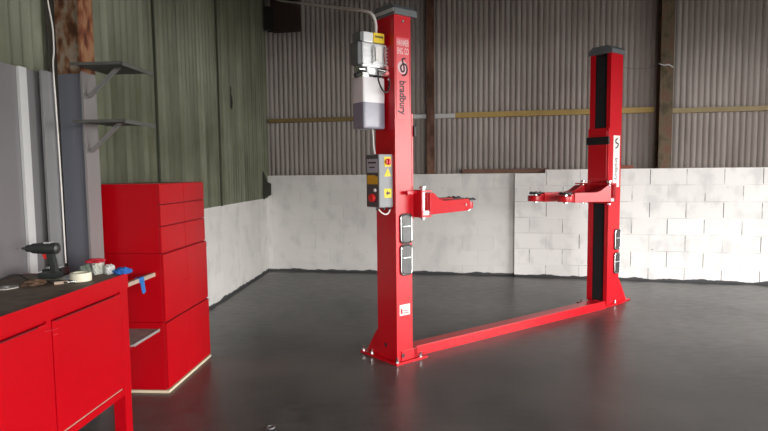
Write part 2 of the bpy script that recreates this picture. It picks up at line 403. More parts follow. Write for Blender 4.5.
# timbers lying on the wall head
o = MB().box(3.02, 4.24, -.03, .06, 1.492, 1.555, .008).build('timber_offcut', M_timber2); o.location = A; o.rotation_euler = (0,0,RB)
tag(o, 'long dark brown board lying on the head of the back block wall', 'board')
o = MB().box(1.40, 1.57, .02, .10, 1.5365, 1.585, .006).build('timber_offcut', simple('reddish_board', (.24,.08,.055), .8)); o.location = P1; o.rotation_euler = (0,0,RB2)
tag(o, 'reddish board end on the wall head just right of the far lift column', 'board')
# dark hatch up in the corner
t = thing('wall_hatch', A, RB, 'dark square hatch high in the left corner of the back cladding', 'hatch')
MB().box(.17, .60, -.10, .05, 3.66, 4.12, .006).build('frame', M_maroon, t)
MB().box(.08, .23, -.11, .05, 3.68, 4.02, .004).build('cover', M_darkhole, t)

# ------------------------------------------------------------------ stanchion by the bench
t = thing('steel_stanchion', OL, RL, 'large steel stanchion on the left wall, rusty above and painted grey below', 'post')
MB().box(.05, .262, .183, .197, 0, CEIL).build('web', M_st_web, t)
MB().box(.250, .264, .105, .250, 0, CEIL).build('flange', M_st_fl, t)
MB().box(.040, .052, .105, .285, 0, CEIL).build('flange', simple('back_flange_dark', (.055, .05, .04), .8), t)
# corner shelves
for z, lab in ((2.20, 'upper of two dark triangular-braced metal shelves on the stanchion'), (1.855, 'lower of two dark braced metal shelves on the stanchion')):
    t = thing('wall_shelf', LP(0, 0, z), RL, lab, 'shelf', None)
    m = MB(); m.box(.272, .60, -.03, .37, 0, .006).box(.594, .60, -.03, .37, -.018, 0).box(.272, .60, -.03, -.024, -.012, 0)
    m.build('shelf_board', M_shelfgrey, t)
    a = math.atan2(.17, .22)
    m = MB(); m.prism([(.266, -.185), (.292, -.185), (.50, -.002), (.468, -.002)], .120, .145, M=Matrix(((1,0,0,0),(0,0,1,0),(0,1,0,0),(0,0,0,1))))
    m.build('brace', M_shelflight, t)
    m = MB(); m.box(.265, .272, .11, .155, -.19, -.16); m.build('mounting_strip', M_shelflight, t)

# backboard panel, strips and cable behind the bench
def lobj(m, name, mat, label, cat, smooth=False):
    o = m.build(name, mat, smooth=smooth); o.location = OL; o.rotation_euler = (0,0,RL); return tag(o, label, cat)
lobj(MB().box(.018, .030, -3.2, .10, .93, 2.165, .002), 'wall_panel', M_panel, 'flat grey panel on the left wall behind the bench', 'panel')
lobj(MB().box(.031, .050, -.170, -.105, .93, 2.165, .002), 'metal_strip', M_shine, 'metal strip with its shine painted pale, up the grey panel above the drill', 'strip')
lobj(MB().box(.066, .084, -.02, .098, .93, 2.17, .004), 'plastic_strip', M_paneledge, 'milky grey plastic strip beside the stanchion, right of the bright metal strip', 'strip')
m = MB(); m.tube([(.10, .035, 4.2), (.10, .03, 3.2), (.10, .035, 2.85), (.10, .05, 2.62), (.10, .085, 2.45), (.10, .085, 2.30), (.10, .07, 2.20), (.10, .078, 1.9), (.10, .085, 1.5), (.10, .088, .96)], .0046)
lobj(m, 'electric_cable', M_cable, 'thin wavy white cable hanging beside the rusty stanchion', 'cable', True)

# ------------------------------------------------------------------ cabinets
def cab(name, z0, z1, u1, label, doors):
    t = thing(name, LP(0, .35, z0), RL, label, 'cabinet', 'stacked red workshop cabinets')
    h = z1-z0
    m = MB(); m.box(.128, u1-.018, 0, .785, 0, h, .003); m.build('body', M_cabred, t)
    m = MB(); m.box(u1-.0182, u1-.014, .004, .781, .004, h-.004); m.build('gap_shade', M_cabdark, t)
    return t, h
t, h = cab('drawer_cabinet', .982, 1.46, .615, 'top red cabinet of the stack, six small drawers in its front', None)
rows = [.0, .185, .335, .478]
for r in range(3):
    for c in range(2):
        y0 = .003+c*.390; y1 = y0+.384
        d_ = MB().box(.600, .615, y0, y1, rows[r]+.003, rows[r+1]-.003, .003).build('drawer', M_cabred, t)
        MB().box(.612, .6165, y0+.05, y1-.05, rows[r+1]-.018, rows[r+1]-.012).build('pull_lip', M_cabred, d_)
m = MB(); m.box(.128, .606, .001, .784, .478, .4795); m.build('top_edge', simple('worn_edge', (.35, .10, .09), .5), t)
t, h = cab('storage_cabinet', .502, .980, .622, 'middle red cabinet of the stack with plain wide doors', None)
for c in range(2):
    d_ = MB().box(.606, .622, .003+c*.390, .390+c*.390, .006, h-.006, .003).build('door', M_cabred, t)
    MB().cyl((.622, .35+c*.085, h/2), (.626, .35+c*.085, h/2), .007).build('lock', M_cabred, d_)
MB().box(.600, .628, .782, .792, h-.05, h-.02, .002).build('latch', M_pale, t)
t, h = cab('storage_cabinet', .022, .500, .626, 'bottom red cabinet of the stack, standing on a cream strip', None)
for c in range(2):
    d_ = MB().box(.610, .626, .003+c*.390, .390+c*.390, .006, h-.006, .003).build('door', M_cabred, t)
    MB().cyl((.626, .35+c*.085, h/2), (.630, .35+c*.085, h/2), .007).build('lock', M_cabred, d_)
MB().box(.600, .632, .782, .792, h-.04, h-.01, .002).build('latch', M_pale, t)
MB().box(.128, .628, -.002, .787, -.022, -.004).build('base_strip', M_cream, t)

# ------------------------------------------------------------------ workbench
t = thing('workbench', LP(0, 0, 0), RL, 'long red metal workbench with a dark oily top along the left wall', 'workbench')
BL = -2.8; E0 = -.245
MB().box(.06, .682, BL, E0-.006, .930, .952, .002).build('bench_top', M_bench, t)
m = MB(); m.box(.682, .691, BL, E0, .868, .956, .002).box(.06, .682, E0-.005, E0, .87, .9525)
m.build('apron', M_cabred, t)
m = MB(); m.box(.06, .666, BL, E0-.02, .32, .929); m.build('carcass', M_cabred, t)
m = MB()
m.box(.06, .666, E0-.018, E0-.010, .3, .929)
m.box(.666, .688, E0-.085, E0-.008, .26, .868, .002)
m.box(.666, .686, BL, E0-.085, .262, .302, .002)
m.box(.666, .686, -.955, -.925, .302, .868, .002)
m.box(.666, .686, -2.0, -1.93, .302, .868, .002)
m.build('frame', M_cabred, t)
for y0, y1 in ((-.922, E0-.09), (-1.925, -.958), (-2.78, -2.005)):
    d_ = MB().box(.668, .690, y0+.0015, y1-.001, .310, .853, .003).build('door', M_cabred, t)
    m = MB(); m.box(.689, .6925, y0+.02, y1-.06, .8485, .8535); m.build('finger_pull_shade', M_cabdark, d_)
    m = MB(); m.box(.6885, .694, y0+.03, y1-.03, .3105, .3145); m.build('bottom_edge', M_wood, d_)
m = MB(); m.tube([(.692, -.98, .822), (.695, -.93, .816), (.695, -.89, .812)], .002).box(.6905, .693, -.92, -.89, .785, .789)
m.build('catch', M_rag_red, t)
for y_ in (E0-.045, -1.3, -2.6):
    for x_ in (.646, .11):
        MB().box(x_-.03, x_+.040, y_-.035, y_+.035, 0, .262, .003).build('leg', M_cabred, t)
# shelf board and bar between bench and cabinet
t2 = thing('shelf_board', LP(0, 0, .445), RL, 'dusty grey shelf board low between the workbench and the cabinet stack', 'shelf')
MB().box(.30, .572, -.02, .348, 0, .012, .001).build('board', M_dust, t2)
MB().box(.572, .580, .0, .348, -.004, .014, .001).build('edge_strip', simple('pale_edge', (.30,.27,.26), .6), t2)
t2 = thing('wooden_bar', LP(-.02, 0, .838), RL, 'pale wooden bar wrapped in blue tape at the end of the workbench', 'bar')
MB().box(.558, .584, -.15, .3495, -.013, .013, .003).build('bar', M_wood, t2)
m = MB(); m.box(.554, .588, .125, .185, -.017, .017, .004); m.prism([(.130, -.010), (.175, -.010), (.190, -.085), (.165, -.095), (.150, -.088)], .586, .592, M=Matrix(((0,0,1,0),(1,0,0,0),(0,1,0,0),(0,0,0,1))))
m.build('tape_wrap', M_bluetape, t2)

# ------------------------------------------------------------------ things on the bench
BZ = .9535
IP = lambda u, v, z=0: LP(.922*u+.186, .922*v-.2615, z)
# cordless drill: nose to the left
t = thing('cordless_drill', IP(.17, -.20, BZ), math.radians(-4), 'dark cordless drill standing upright on its battery on the workbench', 'drill')
m = MB()
prof = [(-.150, .006), (-.125, .012), (-.118, .020), (-.085, .024), (-.078, .030), (-.02, .034), (.04, .036), (.078, .033), (.088, .020)]
b = bmesh.new(); rings = []
for x_, r_ in prof: rings.append([b.verts.new((x_, r_*math.cos(2*PI*k/20), .198+r_*1.05*math.sin(2*PI*k/20))) for k in range(20)])
for i in range(len(prof)-1):
    for k in range(20): b.faces.new((rings[i][k], rings[i+1][k], rings[i+1][(k+1)%20], rings[i][(k+1)%20]))
b.faces.new(rings[0]); b.faces.new(rings[-1][::-1]); bmesh.ops.recalc_face_normals(b, faces=b.faces[:])
m._merge(b); m.build('housing', M_dkplastic, t, True)
MB().cyl((-.19, 0, .198), (-.149, 0, .198), .004).build('drill_bit', M_steel, t, True)
m = MB(); m.box(.0, .045, -.017, .017, .228, .238, .004); m.build('gear_switch', M_pale, t)
SXZ = Matrix(((1,0,0,0),(0,0,1,0),(0,1,0,0),(0,0,0,1)))
m = MB(); m.prism([(.010, .178), (.050, .178), (.066, .10), (.074, .04), (.030, .04), (.032, .09), (.018, .135)], -.017, .017, M=SXZ, bev=.005); m.build('handle', M_dkplastic, t)
m = MB(); m.prism([(-.020, .165), (.004, .168), (.012, .135), (-.006, .130)], -.009, .009, M=SXZ, bev=.003); m.build('trigger', M_btn, t)
m = MB(); m.box(-.035, .085, -.035, .035, .012, .050, .008); m.build('battery', M_dkplastic, t)
m = MB(); m.box(-.005, .085, -.036, .036, 0, .013, .004); m.build('battery_foot', simple('drill_khaki', (.20,.19,.14), .6), t)
t.scale = (.88, .88, .88)
# charger with its lead
t = thing('battery_charger', IP(.13, -.05, BZ), math.radians(8), 'low black charger just behind the cordless drill', 'charger')
MB().box(-.06, .05, -.045, .045, 0, .045, .01).build('body', M_black, t)
MB().box(-.045, .03, -.03, .03, .0455, .052, .002).build('contact_plate', M_pale, t)
m = MB(); m.tube([(.36, -.86, BZ+.006), (.27, -.76, BZ+.02), (.265, -.63, BZ+.055), (.275, -.565, BZ+.05), (.275, -.52, BZ+.022), (.30, -.49, BZ+.006)], .004)
lobj(m, 'power_lead', M_black, 'looped black lead on the workbench left of the cordless drill', 'cable', True)
t = thing('masking_tape', IP(.402, -.235, BZ), 0, 'roll of cream masking tape lying flat near the bench edge', 'tape')
m = MB()
b = bmesh.new(); vs = []
for k in range(36):
    a = 2*PI*k/36; vs.append([b.verts.new((r_*math.cos(a), r_*math.sin(a), z_)) for r_, z_ in ((.051, .002), (.053, .004), (.053, .046), (.051, .048), (.039, .048), (.039, .002))])
for k in range(36):
    for j in range(6): b.faces.new((vs[k][j], vs[(k+1)%36][j], vs[(k+1)%36][(j+1)%6], vs[k][(j+1)%6]))
bmesh.ops.recalc_face_normals(b, faces=b.faces[:]); m._merge(b); m.build('tape_winding', M_tape, t, True)
m = MB(); m.ring((0, 0, .024), (0, 0, 1), .037, .0035, sx=1, sy=1); m.build('core', M_wood, t, True)

lobj(MB().box(.39, .52, -.44, -.315, BZ, BZ+.003, rz=.1).box(.38, .50, -.42, -.29, BZ+.003, BZ+.006, rz=-.08), 'paper_sheets', M_paper, 'white papers on the bench between drill and tape roll', 'paper')
def rag(name, c, s, mat, label, cat, seed, hh=1.0):
    random.seed(seed)
    b = bmesh.new(); bmesh.ops.create_icosphere(b, subdivisions=4, radius=1)
    ph = [random.uniform(0, 6) for _ in range(6)]
    for v_ in b.verts:
        p = v_.co.copy()
        k = 1+.16*math.sin(5*p.x+ph[0])*math.cos(4*p.y+ph[1])+.10*math.sin(9*p.y+ph[2]+3*p.z)+.07*math.sin(13*p.x+11*p.z+ph[3])
        v_.co = Vector((p.x*s[0]*k, p.y*s[1]*k, max(-.0, (p.z*.9+.45)*s[2]*k)))
    m = MB(); m._merge(b); o = m.build(name, mat, smooth=True); o.location = c
    return tag(o, label, cat)
rag('cleaning_rag', IP(.290, .005, BZ), (.034, .040, .036), M_rag_g, 'crumpled greenish rag at the left end of the heap by the grey stanchion', 'rag', 1)
rag('cleaning_rag', IP(.366, .005, BZ), (.034, .040, .046), M_rag_w, 'crumpled pale rag in the middle of the heap on the bench end', 'rag', 2)
rag('cleaning_rag', IP(.437, .010, BZ), (.029, .033, .038), simple('white_rag', (.6,.6,.58), .8, noise=.35, nscale=30), 'small white rag on the bench next to the blue cloth', 'rag', 3)
rag('work_glove', IP(.345, .008, BZ+.0655), (.050, .035, .016), M_rag_red, 'red cloth glove lying on top of the heap of rags', 'glove', 4)
rag('blue_cloth', IP(.520, .008, BZ), (.045, .034, .026), M_blue, 'blue cloth on the bench corner by the cabinets', 'cloth', 5)
# pliers, glove, disc at the front left
t = thing('pliers', IP(.285, -.30, BZ), math.radians(-12), 'steel pliers lying in front of the cordless drill', 'pliers')
m = MB(); m.tube([(-.01, .0, .010), (.03, .012, .010), (.095, .016, .010)], .006).tube([(-.01, .0, .010), (.03, -.012, .010), (.095, -.022, .010)], .006); m.build('handle', M_dkplastic, t, True)
m = MB(); m.prism([(-.06, -.003), (-.06, .003), (-.02, .014), (.0, .010), (.0, -.010), (-.02, -.014)], .004, .016); m.build('jaw', M_steel, t)
rag('leather_glove', IP(.19, -.345, BZ), (.055, .055, .020), M_glove, 'brown leather glove lying flat in front of the black lead', 'glove', 7)
t = thing('grinding_disc', IP(.10, -.44, BZ), 0, 'pale round grinding disc on the bench at the left edge of the view', 'disc')
MB().cyl((0, 0, 0), (0, 0, .006), .055, seg=36, bev=.001).build('disc', simple('pale_disc', (.45,.42,.38), .7), t, True)
MB().cyl((0, 0, .006), (0, 0, .009), .016, seg=24).build('hub', M_steel, t, True)
t = thing('screwdriver', IP(.36, -.33, BZ), math.radians(35), 'small screwdriver lying between the pliers and the bench front edge', 'screwdriver')
MB().cyl((-.045, 0, .010), (.02, 0, .010), .009, seg=12, bev=.002).build('handle', M_wood, t, True)
MB().cyl((.02, 0, .010), (.085, 0, .008), .003, seg=10).build('shaft', M_steel, t, True)
# steel ring on the floor
o = MB().ring((0, 0, .008), (0, 0, 1), .022, .006).build('steel_ring', simple('tarnished_steel', (.22, .22, .22), .4, metal=.7), smooth=True); o.location = (-.692, 3.245, 0); tag(o, 'small steel ring lying on the dark floor at the bottom of the view', 'ring')

# ------------------------------------------------------------------ the two-post lift
DV = Vector((.795, .607, 0)); QV = Vector((-.607, .795, 0)); ANG = math.atan2(.607, .795)
PL = Vector((.092, 4.34, 0)); PR = Vector((2.474, 6.159, 0))
lift = thing('two_post_lift', PL, ANG, 'tall red two-post vehicle lift with a floor beam joining its columns', 'vehicle lift')
RT = PR-PL; RX0, RY0 = RT.dot(DV), RT.dot(QV)        # far column origin in lift space
W = .25
def column(x0, x1, y0, H, side):
    """side=+1: opening towards +x ; -1: towards -x. near corner is (x0|x1, y0)"""
    t_ = .012
    xo, xi = (x0, x1) if side > 0 else (x1, x0)
    s = side
    poly = [(xo, y0), (xi, y0), (xi, y0+.045), (xi-s*t_, y0+.045), (xi-s*t_, y0+t_), (xo+s*t_, y0+t_), (xo+s*t_, y0+W-t_), (xi-s*t_, y0+W-t_), (xi-s*t_, y0+W-.06), (xi, y0+W-.06), (xi, y0+W), (xo, y0+W)]
    m = MB(); m.prism(poly, .018, H); post = m.build('column', M_red, lift)
    m = MB(); m.box(min(xi-s*.022, xi-s*.03), max(xi-s*.022, xi-s*.03), y0+.030, y0+W-.035, .03, H-.02); m.build('safety_cover', M_blackweb, post)
    return post
# near column
HL, HR = 2.715, 2.785
cl = column(0, .162, 0, HL, 1)
cr = column(RX0, RX0+.235, RY0, HR, -1)
def cap(x0, x1, y0, z, post, pale):
    m = MB()
    m.prism([(y0-.018, 0), (y0+W+.018, 0), (y0+W+.018, .045), (y0+W-.03, .085), (y0+.03, .085), (y0-.018, .045)], x0, x1, M=Matrix(((0,0,1,0),(1,0,0,0),(0,1,0,z),(0,0,0,1))), bev=.004)
    m.build('cap', M_greycap, post)
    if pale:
        MB().box(x0-.006, x0, y0-.01, y0+W+.01, z+.020, z+.045).build('cap_edge_highlight', M_pale, post)  # pale strip painted in as the highlight along the cap's edge
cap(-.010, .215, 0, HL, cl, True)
cap(RX0-.015, RX0+.250, RY0, HR, cr, False)
MB().cyl((.080, -.001, HL-.045), (.080, -.012, HL-.045), .010).build('top_bolt', M_steel, cl, True)
# base plates
MB().prism([(-.03, -.03), (.30, -.03), (.30, .30), (.12, .44), (-.045, .44)], 0, .018).build('base_plate', M_red, lift)
MB().prism([(RX0-.12, RY0-.03), (RX0+.26, RY0-.03), (RX0+.52, RY0+.01), (RX0+.52, RY0+.28), (RX0-.12, RY0+.30)], 0, .018).build('base_plate', M_red, lift)
SYZ = lambda x: Matrix(((0,0,1,x),(1,0,0,0),(0,1,0,0),(0,0,0,1)))
MB().prism([(W+.001, .018), (W+.165, .018), (W+.15, .05), (W+.04, .21), (W+.001, .24)], 0, .012, M=SYZ(.012)).build('gusset', M_red, cl)
MB().prism([(RX0+.236, .018), (RX0+.41, .018), (RX0+.40, .05), (RX0+.27, .26), (RX0+.236, .29)], RY0+.004, RY0+.016, M=SXZ).build('gusset', M_red, cr)
MB().prism([(RX0+.236, .018), (RX0+.41, .018), (RX0+.40, .05), (RX0+.27, .26), (RX0+.236, .29)], RY0+W-.016, RY0+W-.004, M=SXZ).build('gusset', M_red, cr)
MB().box(.04, .21, -.010, -.001, .02, .10, .003).box(.163, .21, -.010, .05, .02, .10, .003).build('foot_bracket', M_red, cl)
def bolt(x, y, post):
    m = MB(); m.cyl((x, y, .018), (x, y, .032), .016, seg=6); m.cyl((x, y, .032), (x, y, .058), .009, seg=12); m.build('anchor_bolt', M_steel, post)
for x, y in ((-.012, -.018), (.235, -.012), (-.028, .30), (-.028, .42), (.27, .26)): bolt(x, y, cl)
for x, y in ((RX0-.09, RY0+.26), (RX0-.08, RY0+.19), (RX0+.44, RY0+.04), (RX0+.14, RY0-.018), (RX0-.10, RY0+.10)): bolt(x, y, cr)
for args in (((-.0005, .145, .125), (-.003, .145, .125)), ((.055, -.0105, .062), (.055, -.012, .062))):
    MB().cyl(*args, .018).build('bolt_hole', M_ink, cl)
# floor beam
m = MB(); x0, x1 = .213, RX0-.10
M4 = None
m.prism([(x0, .065), (x1, -.042), (x1, .085), (x0, .185)], .019, .082, bev=.003)
m.build('floor_beam', M_red, lift)
MB().prism([(x0, .058), (x1, -.048), (x1, -.043), (x0, .064)], .0, .072).build('beam_cover', M_red, lift)

# writing and labels on the near column (near side face, y = 0)
MB().box(.020, .145, -.0012, -.0002, 1.93, 2.55).build('sign_sticker', M_pinklabel, cl)
FR, FU = (1, 0, 0), (0, 0, 1)
M_letter = simple('pale_lettering', (.86, .56, .57), .4)
text('sign_lettering', 'HANMER', .068, M_letter, cl, (.083, -.0018, 2.508), FR, FU, .44, bold=.001)
text('sign_lettering', 'ENG. CO', .068, M_letter, cl, (.083, -.0018, 2.445), FR, FU, .42, bold=.001)
MB().cyl((.080, -.0012, 2.325), (.080, -.0018, 2.325), .050, seg=32).build('logo_disc', simple('logo_pale', (.70, .45, .47), .4), cl)
m = MB(); m.tube([(.075, -.0022, 2.265), (.105, -.0022, 2.272), (.122, -.0022, 2.305), (.112, -.0022, 2.345), (.080, -.0022, 2.350), (.060, -.0022, 2.325), (.070, -.0022, 2.295), (.092, -.0022, 2.300), (.090, -.0022, 2.34), (.075, -.0022, 2.385), (.105, -.0022, 2.395)], .0065, smooth=8)
m.build('logo_swirl', M_ink, cl)
text('sign_lettering', 'bradbury', .088, M_ink, cl, (.076, -.0018, 2.095), (0, 0, -1), (1, 0, 0), .80, bold=.002)
# small white label low down
MB().box(.030, .135, -.0015, -.0002, .385, .472).build('rating_plate', M_white, cl)
text('plate_print', 'SAFE LOAD', .013, M_ink, cl, (.085, -.002, .45), FR, FU)
MB().box(.038, .058, -.0022, -.0014, .40, .44).box(.066, .125, -.0022, -.0014, .40, .407).box(.066, .125, -.0022, -.0014, .418, .425).build('plate_symbol', M_btn, cl)
# sign on the far column
MB().box(RX0+.075, RX0+.205, RY0-.0012, RY0-.0002, 1.33, 1.90).build('sign_sticker', M_white, cr)
text('sign_lettering', 'bradbury', .085, M_ink, cr, (RX0+.14, RY0-.0018, 1.53), (0, 0, -1), (1, 0, 0), .80)
m = MB(); m.tube([(RX0+.115, RY0-.002, 1.76), (RX0+.155, RY0-.002, 1.775), (RX0+.165, RY0-.002, 1.81), (RX0+.125, RY0-.002, 1.82), (RX0+.12, RY0-.002, 1.85), (RX0+.15, RY0-.002, 1.865)], .007, smooth=8)
m.build('logo_swirl', M_ink, cr)

# framed bumper pads on the side faces
def pad(x0, x1, y, z0, z1, post):
    r_ = .03; pts = []
    for cx, cz, a0 in ((x1-r_, z1-r_, 0), (x0+r_, z1-r_, 90), (x0+r_, z0+r_, 180), (x1-r_, z0+r_, 270)):
        for k in range(5):
            a = math.radians(a0+k*22.5); pts.append((cx+r_*math.cos(a), y-.012, cz+r_*math.sin(a)))
    big = [((p[0]-(x0+x1)/2)*1.14+(x0+x1)/2, (p[2]-(z0+z1)/2)*1.07+(z0+z1)/2) for p in pts]
    MB().prism(big, y-.012, y-.001, M=SXZ).build('bumper_rubber', M_black, post)
    MB().tube(pts, .0055, smooth=0, closed=True).build('bumper_frame', M_steel, post, True)
    m = MB(); m.prism([((p[0]-(x0+x1)/2)*.86+(x0+x1)/2, (p[2]-(z0+z1)/2)*.93+(z0+z1)/2) for p in pts], y-.0175, y-.0125, M=SXZ, bev=.002); m.build('bumper_face', M_face, post)
    zc = z0+(z1-z0)*.58
    m = MB(); m.box(x0+.018, x1-.018, y-.0205, y-.0178, zc-.004, zc+.004, .001); m.build('bumper_strip', M_alu, post)
pad(.043, .150, 0, .965, 1.190, cl); pad(.043, .150, 0, .712, .945, cl)
pad(RX0+.130, RX0+.236, RY0, .63, .85, cr); pad(RX0+.130, RX0+.236, RY0, .36, .585, cr)

# carriages and arms.  s=+1 near column (inner side +x), s=-1 far column
def carriage(xi, y0, s):
    m = MB()
    X = lambda a, b: (min(xi+s*a, xi+s*b), max(xi+s*a, xi+s*b))
    xa, xb = X(.002, .020)
    m.box(xa, xb, y0-.0, y0+W+.0, 1.15, 1.98, .003)
    c = m.build('carriage', M_red, lift)
    xa, xb = X(.02, .026)
    m = MB(); m.box(xa, xb, y0+.02, y0+W-.03, 1.42, 1.425).box(xa, xb, y0+.020, y0+.025, 1.425, 1.95); m.build('pale_line', M_pinklabel, c)  # thin pinkish lines, one across and one up the carriage plate
    xa, xb = X(.019, .045)
    m = MB(); m.box(xa, xb, y0-.015, y0+W+.005, 1.80, 1.885, .008); m.build('door_guard', M_black, c)
    xa, xb = X(.018, .125)
    for z_ in (1.163, 1.362):
        MB().box(xa, xb, y0-.10, y0+W+.09, z_, z_+.016, .003).build('arm_bracket', M_red, c)
    xa, xb = X(.018, .034)
    MB().box(xa, xb, y0-.10, y0+W+.09, 1.171, 1.362, .002).build('bracket_back', M_red, c)
    xa, xb = X(-.08, .018)
    MB().box(xa, xb, y0-.045, y0-.022, 1.345, 1.375, .004).build('safety_latch', M_red, c)
    for yy in (-.05, .27):
        m = MB(); m.cyl((xi+s*.075, y0+yy, 1.145), (xi+s*.075, y0+yy, 1.395), .019, seg=20); m.cyl((xi+s*.075, y0+yy, 1.392), (xi+s*.075, y0+yy, 1.408), .030, seg=20, bev=.003); m.build('pivot_pin', M_steel, c, True)
        if yy < 0:
            m = MB(); m.cyl((xi+s*.075, y0+yy, 1.180), (xi+s*.075, y0+yy, 1.215), .046, seg=24, bev=.003)
            for k in range(18):
                a = 2*PI*k/18; m.box(xi+s*.075+.046*math.cos(a)-.004, xi+s*.075+.046*math.cos(a)+.004, y0+yy+.046*math.sin(a)-.004, y0+yy+.046*math.sin(a)+.004, 1.182, 1.213)
            m.build('locking_gear', M_alu, c)
    return c
carriage(.162, 0, 1); carriage(RX0, RY0, -1)
def arm(p, tip, big=True, disc=True, padh=.03):
    p, tip = Vector((*p, 0)), Vector((*tip, 0)); d_ = tip-p; L = d_.length; a = math.atan2(d_.y, d_.x)
    M = Matrix.Translation(p) @ Matrix.Rotation(a, 4, 'Z')
    MS = M @ SXZ
    m = MB()
    m.prism([(.022, 1.182), (.022, 1.355), (.07, 1.355), (.16, 1.300), (.22, 1.285), (L-.075, 1.285), (L-.075, 1.182)], -.055, .055, M=MS, bev=.004)
    o = m.build('swing_arm', M_red, lift)
    m = MB(); m.box(L-.16, L-.035, -.042, .042, 1.190, 1.272, .003, M=M); m.build('telescopic_tube', M_red, o)
    m = MB()
    c = M @ Vector((L, 0, 0))
    m.cyl((c.x, c.y, 1.192), (c.x, c.y, 1.252), .085 if disc else .045, seg=32, bev=.006); m.build('arm_head', M_red, o, True)
    m = MB(); m.cyl((c.x, c.y, 1.175), (c.x, c.y, 1.268), .024, seg=20); m.build('pad_screw', M_steel, o, True)
    m = MB(); m.cyl((c.x, c.y, 1.268), (c.x, c.y, 1.268+padh), .070, seg=28, bev=.005)
    for k in range(4):
        q_ = a+PI/4+k*PI/2; m.cyl((c.x+.045*math.cos(q_), c.y+.045*math.sin(q_), 1.268+padh), (c.x+.045*math.cos(q_), c.y+.045*math.sin(q_), 1.276+padh), .012, seg=12)
    m.build('rubber_pad', M_black, o)
    m = MB(); m.cyl(M @ Vector((L-.14, -.054, 1.235)), M @ Vector((L-.14, -.066, 1.235)), .012, seg=12); m.build('stop_bolt', M_steel, o)
    return o
# near column arms
o = arm((.237, -.05), (.91, .11), disc=False, padh=.012)
arm((.237, .27), (.96, .34), padh=.018)
arm((RX0-.075, RY0-.05), (RX0-.62, RY0+.12), padh=.02)
arm((RX0-.075, RY0+.27), (RX0-.70, RY0+.44), padh=.02)

# power unit on the near column's outer face (x = 0, unit sticks out to -x)
pu = MB().box(-.20, -.001, .080, .190, 2.262, 2.317, .006).build('power_unit', M_alu, lift)
m = MB()
m.box(-.235, -.004, .088, .185, 2.318, 2.50, .014)
for k in range(6):
    z_ = 2.335+k*.026; m.box(-.237, -.003, .080, .193, z_, z_+.008)
m.build('motor', M_alu, pu)
MB().box(-.275, -.238, .090, .190, 2.330, 2.495, .010).build('motor_fan_cover', M_motor_dk, pu)
MB().box(-.120, -.060, .073, .0795, 2.365, 2.475, .002).build('motor_nameplate', M_white, pu)
MB().box(-.150, -.132, .072, .0795, 2.345, 2.480, .002).box(-.045, -.030, .072, .0795, 2.345, 2.480, .002).build('motor_rib', M_steel, pu)
m = MB(); m.box(-.225, -.135, .085, .19, 2.501, 2.575, .006); m.build('capacitor_box', M_alu, pu)
m = MB(); m.box(-.255, -.2255, .085, .19, 2.503, 2.57, .004); m.build('capacitor_end', M_motor_dk, pu)
m = MB(); m.box(-.134, -.030, .082, .19, 2.503, 2.578, .004); m.build('terminal_box', M_yellow, pu)
text('box_lettering', 'DANGER', .022, M_ink, pu, (-.082, .0812, 2.548), FR, FU, .9, bold=.001)
MB().cyl((-.10, .075, 2.30), (-.050, .040, 2.288), .018).build('valve_block', M_steel, pu, True)
MB().cyl((-.07, .13, 2.245), (-.07, .13, 2.276), .03).build('filler_cap', M_black, pu, True)
MB().cyl((-.200, .12, 2.30), (-.26, .12, 2.30), .028, bev=.004).build('solenoid', M_steel, pu, True)
MB().box(-.25, -.19, .07, .16, 2.24, 2.276, .005).build('manifold', M_steel, pu)
m = MB(); m.cyl((-.045, .060, 2.318), (-.022, .060, 2.318), .014); m.cyl((-.060, .050, 2.275), (-.028, .050, 2.275), .018); m.build('pressure_switch', simple('pink_plastic', (.75, .22, .22), .5), pu)
m = MB(); m.tube([(-.225, .10, 2.29), (-.275, .085, 2.265), (-.295, .085, 2.245)], .010); m.blob((-.297, .085, 2.242), .02, .02, .02); m.build('release_lever', M_black, pu, True)
m = MB(); m.box(-.225, -.018, .098, .245, 1.855, 2.25, .022, seg=4); m.build('oil_tank', M_tank, pu, True)
m = MB(); m.tube([(-.105, .07, 2.285), (-.112, .055, 2.22), (-.09, .04, 2.15), (-.05, .035, 2.13), (-.025, .04, 2.17), (-.012, .05, 2.235)], .0065); m.build('hydraulic_hose', M_black, pu, True)
m = MB(); m.cyl((-.02, .05, 2.235), (-.001, .05, 2.235), .012); m.build('hose_fitting', M_steel, pu)
m = MB(); m.tube([(-.118, .13, 1.856), (-.12, .12, 1.80), (-.125, .11, 1.73), (-.12, .10, 1.665)], .0055); m.build('oil_line', M_cable, pu, True)
# feed cable: from the terminal box up and off along the roof steel to the back left corner
w0 = lambda x, y, z: tuple((lambda r: (r.dot(DV), r.dot(QV), r.z))(Vector((x, y, z))-PL))
m = MB()
m.tube([(-.078, .13, 2.578), (-.080, .125, 2.66), w0(-.078, 4.40, 2.733), w0(-.155, 4.5, 2.788), w0(-.313, 4.9, 2.919), w0(-.94, 6.7, 3.50), w0(-1.576, 8.5, 4.095), w0(-1.62, 8.6, 4.30)], .012, smooth=8)
m.build('supply_cable', M_cable, lift, True)

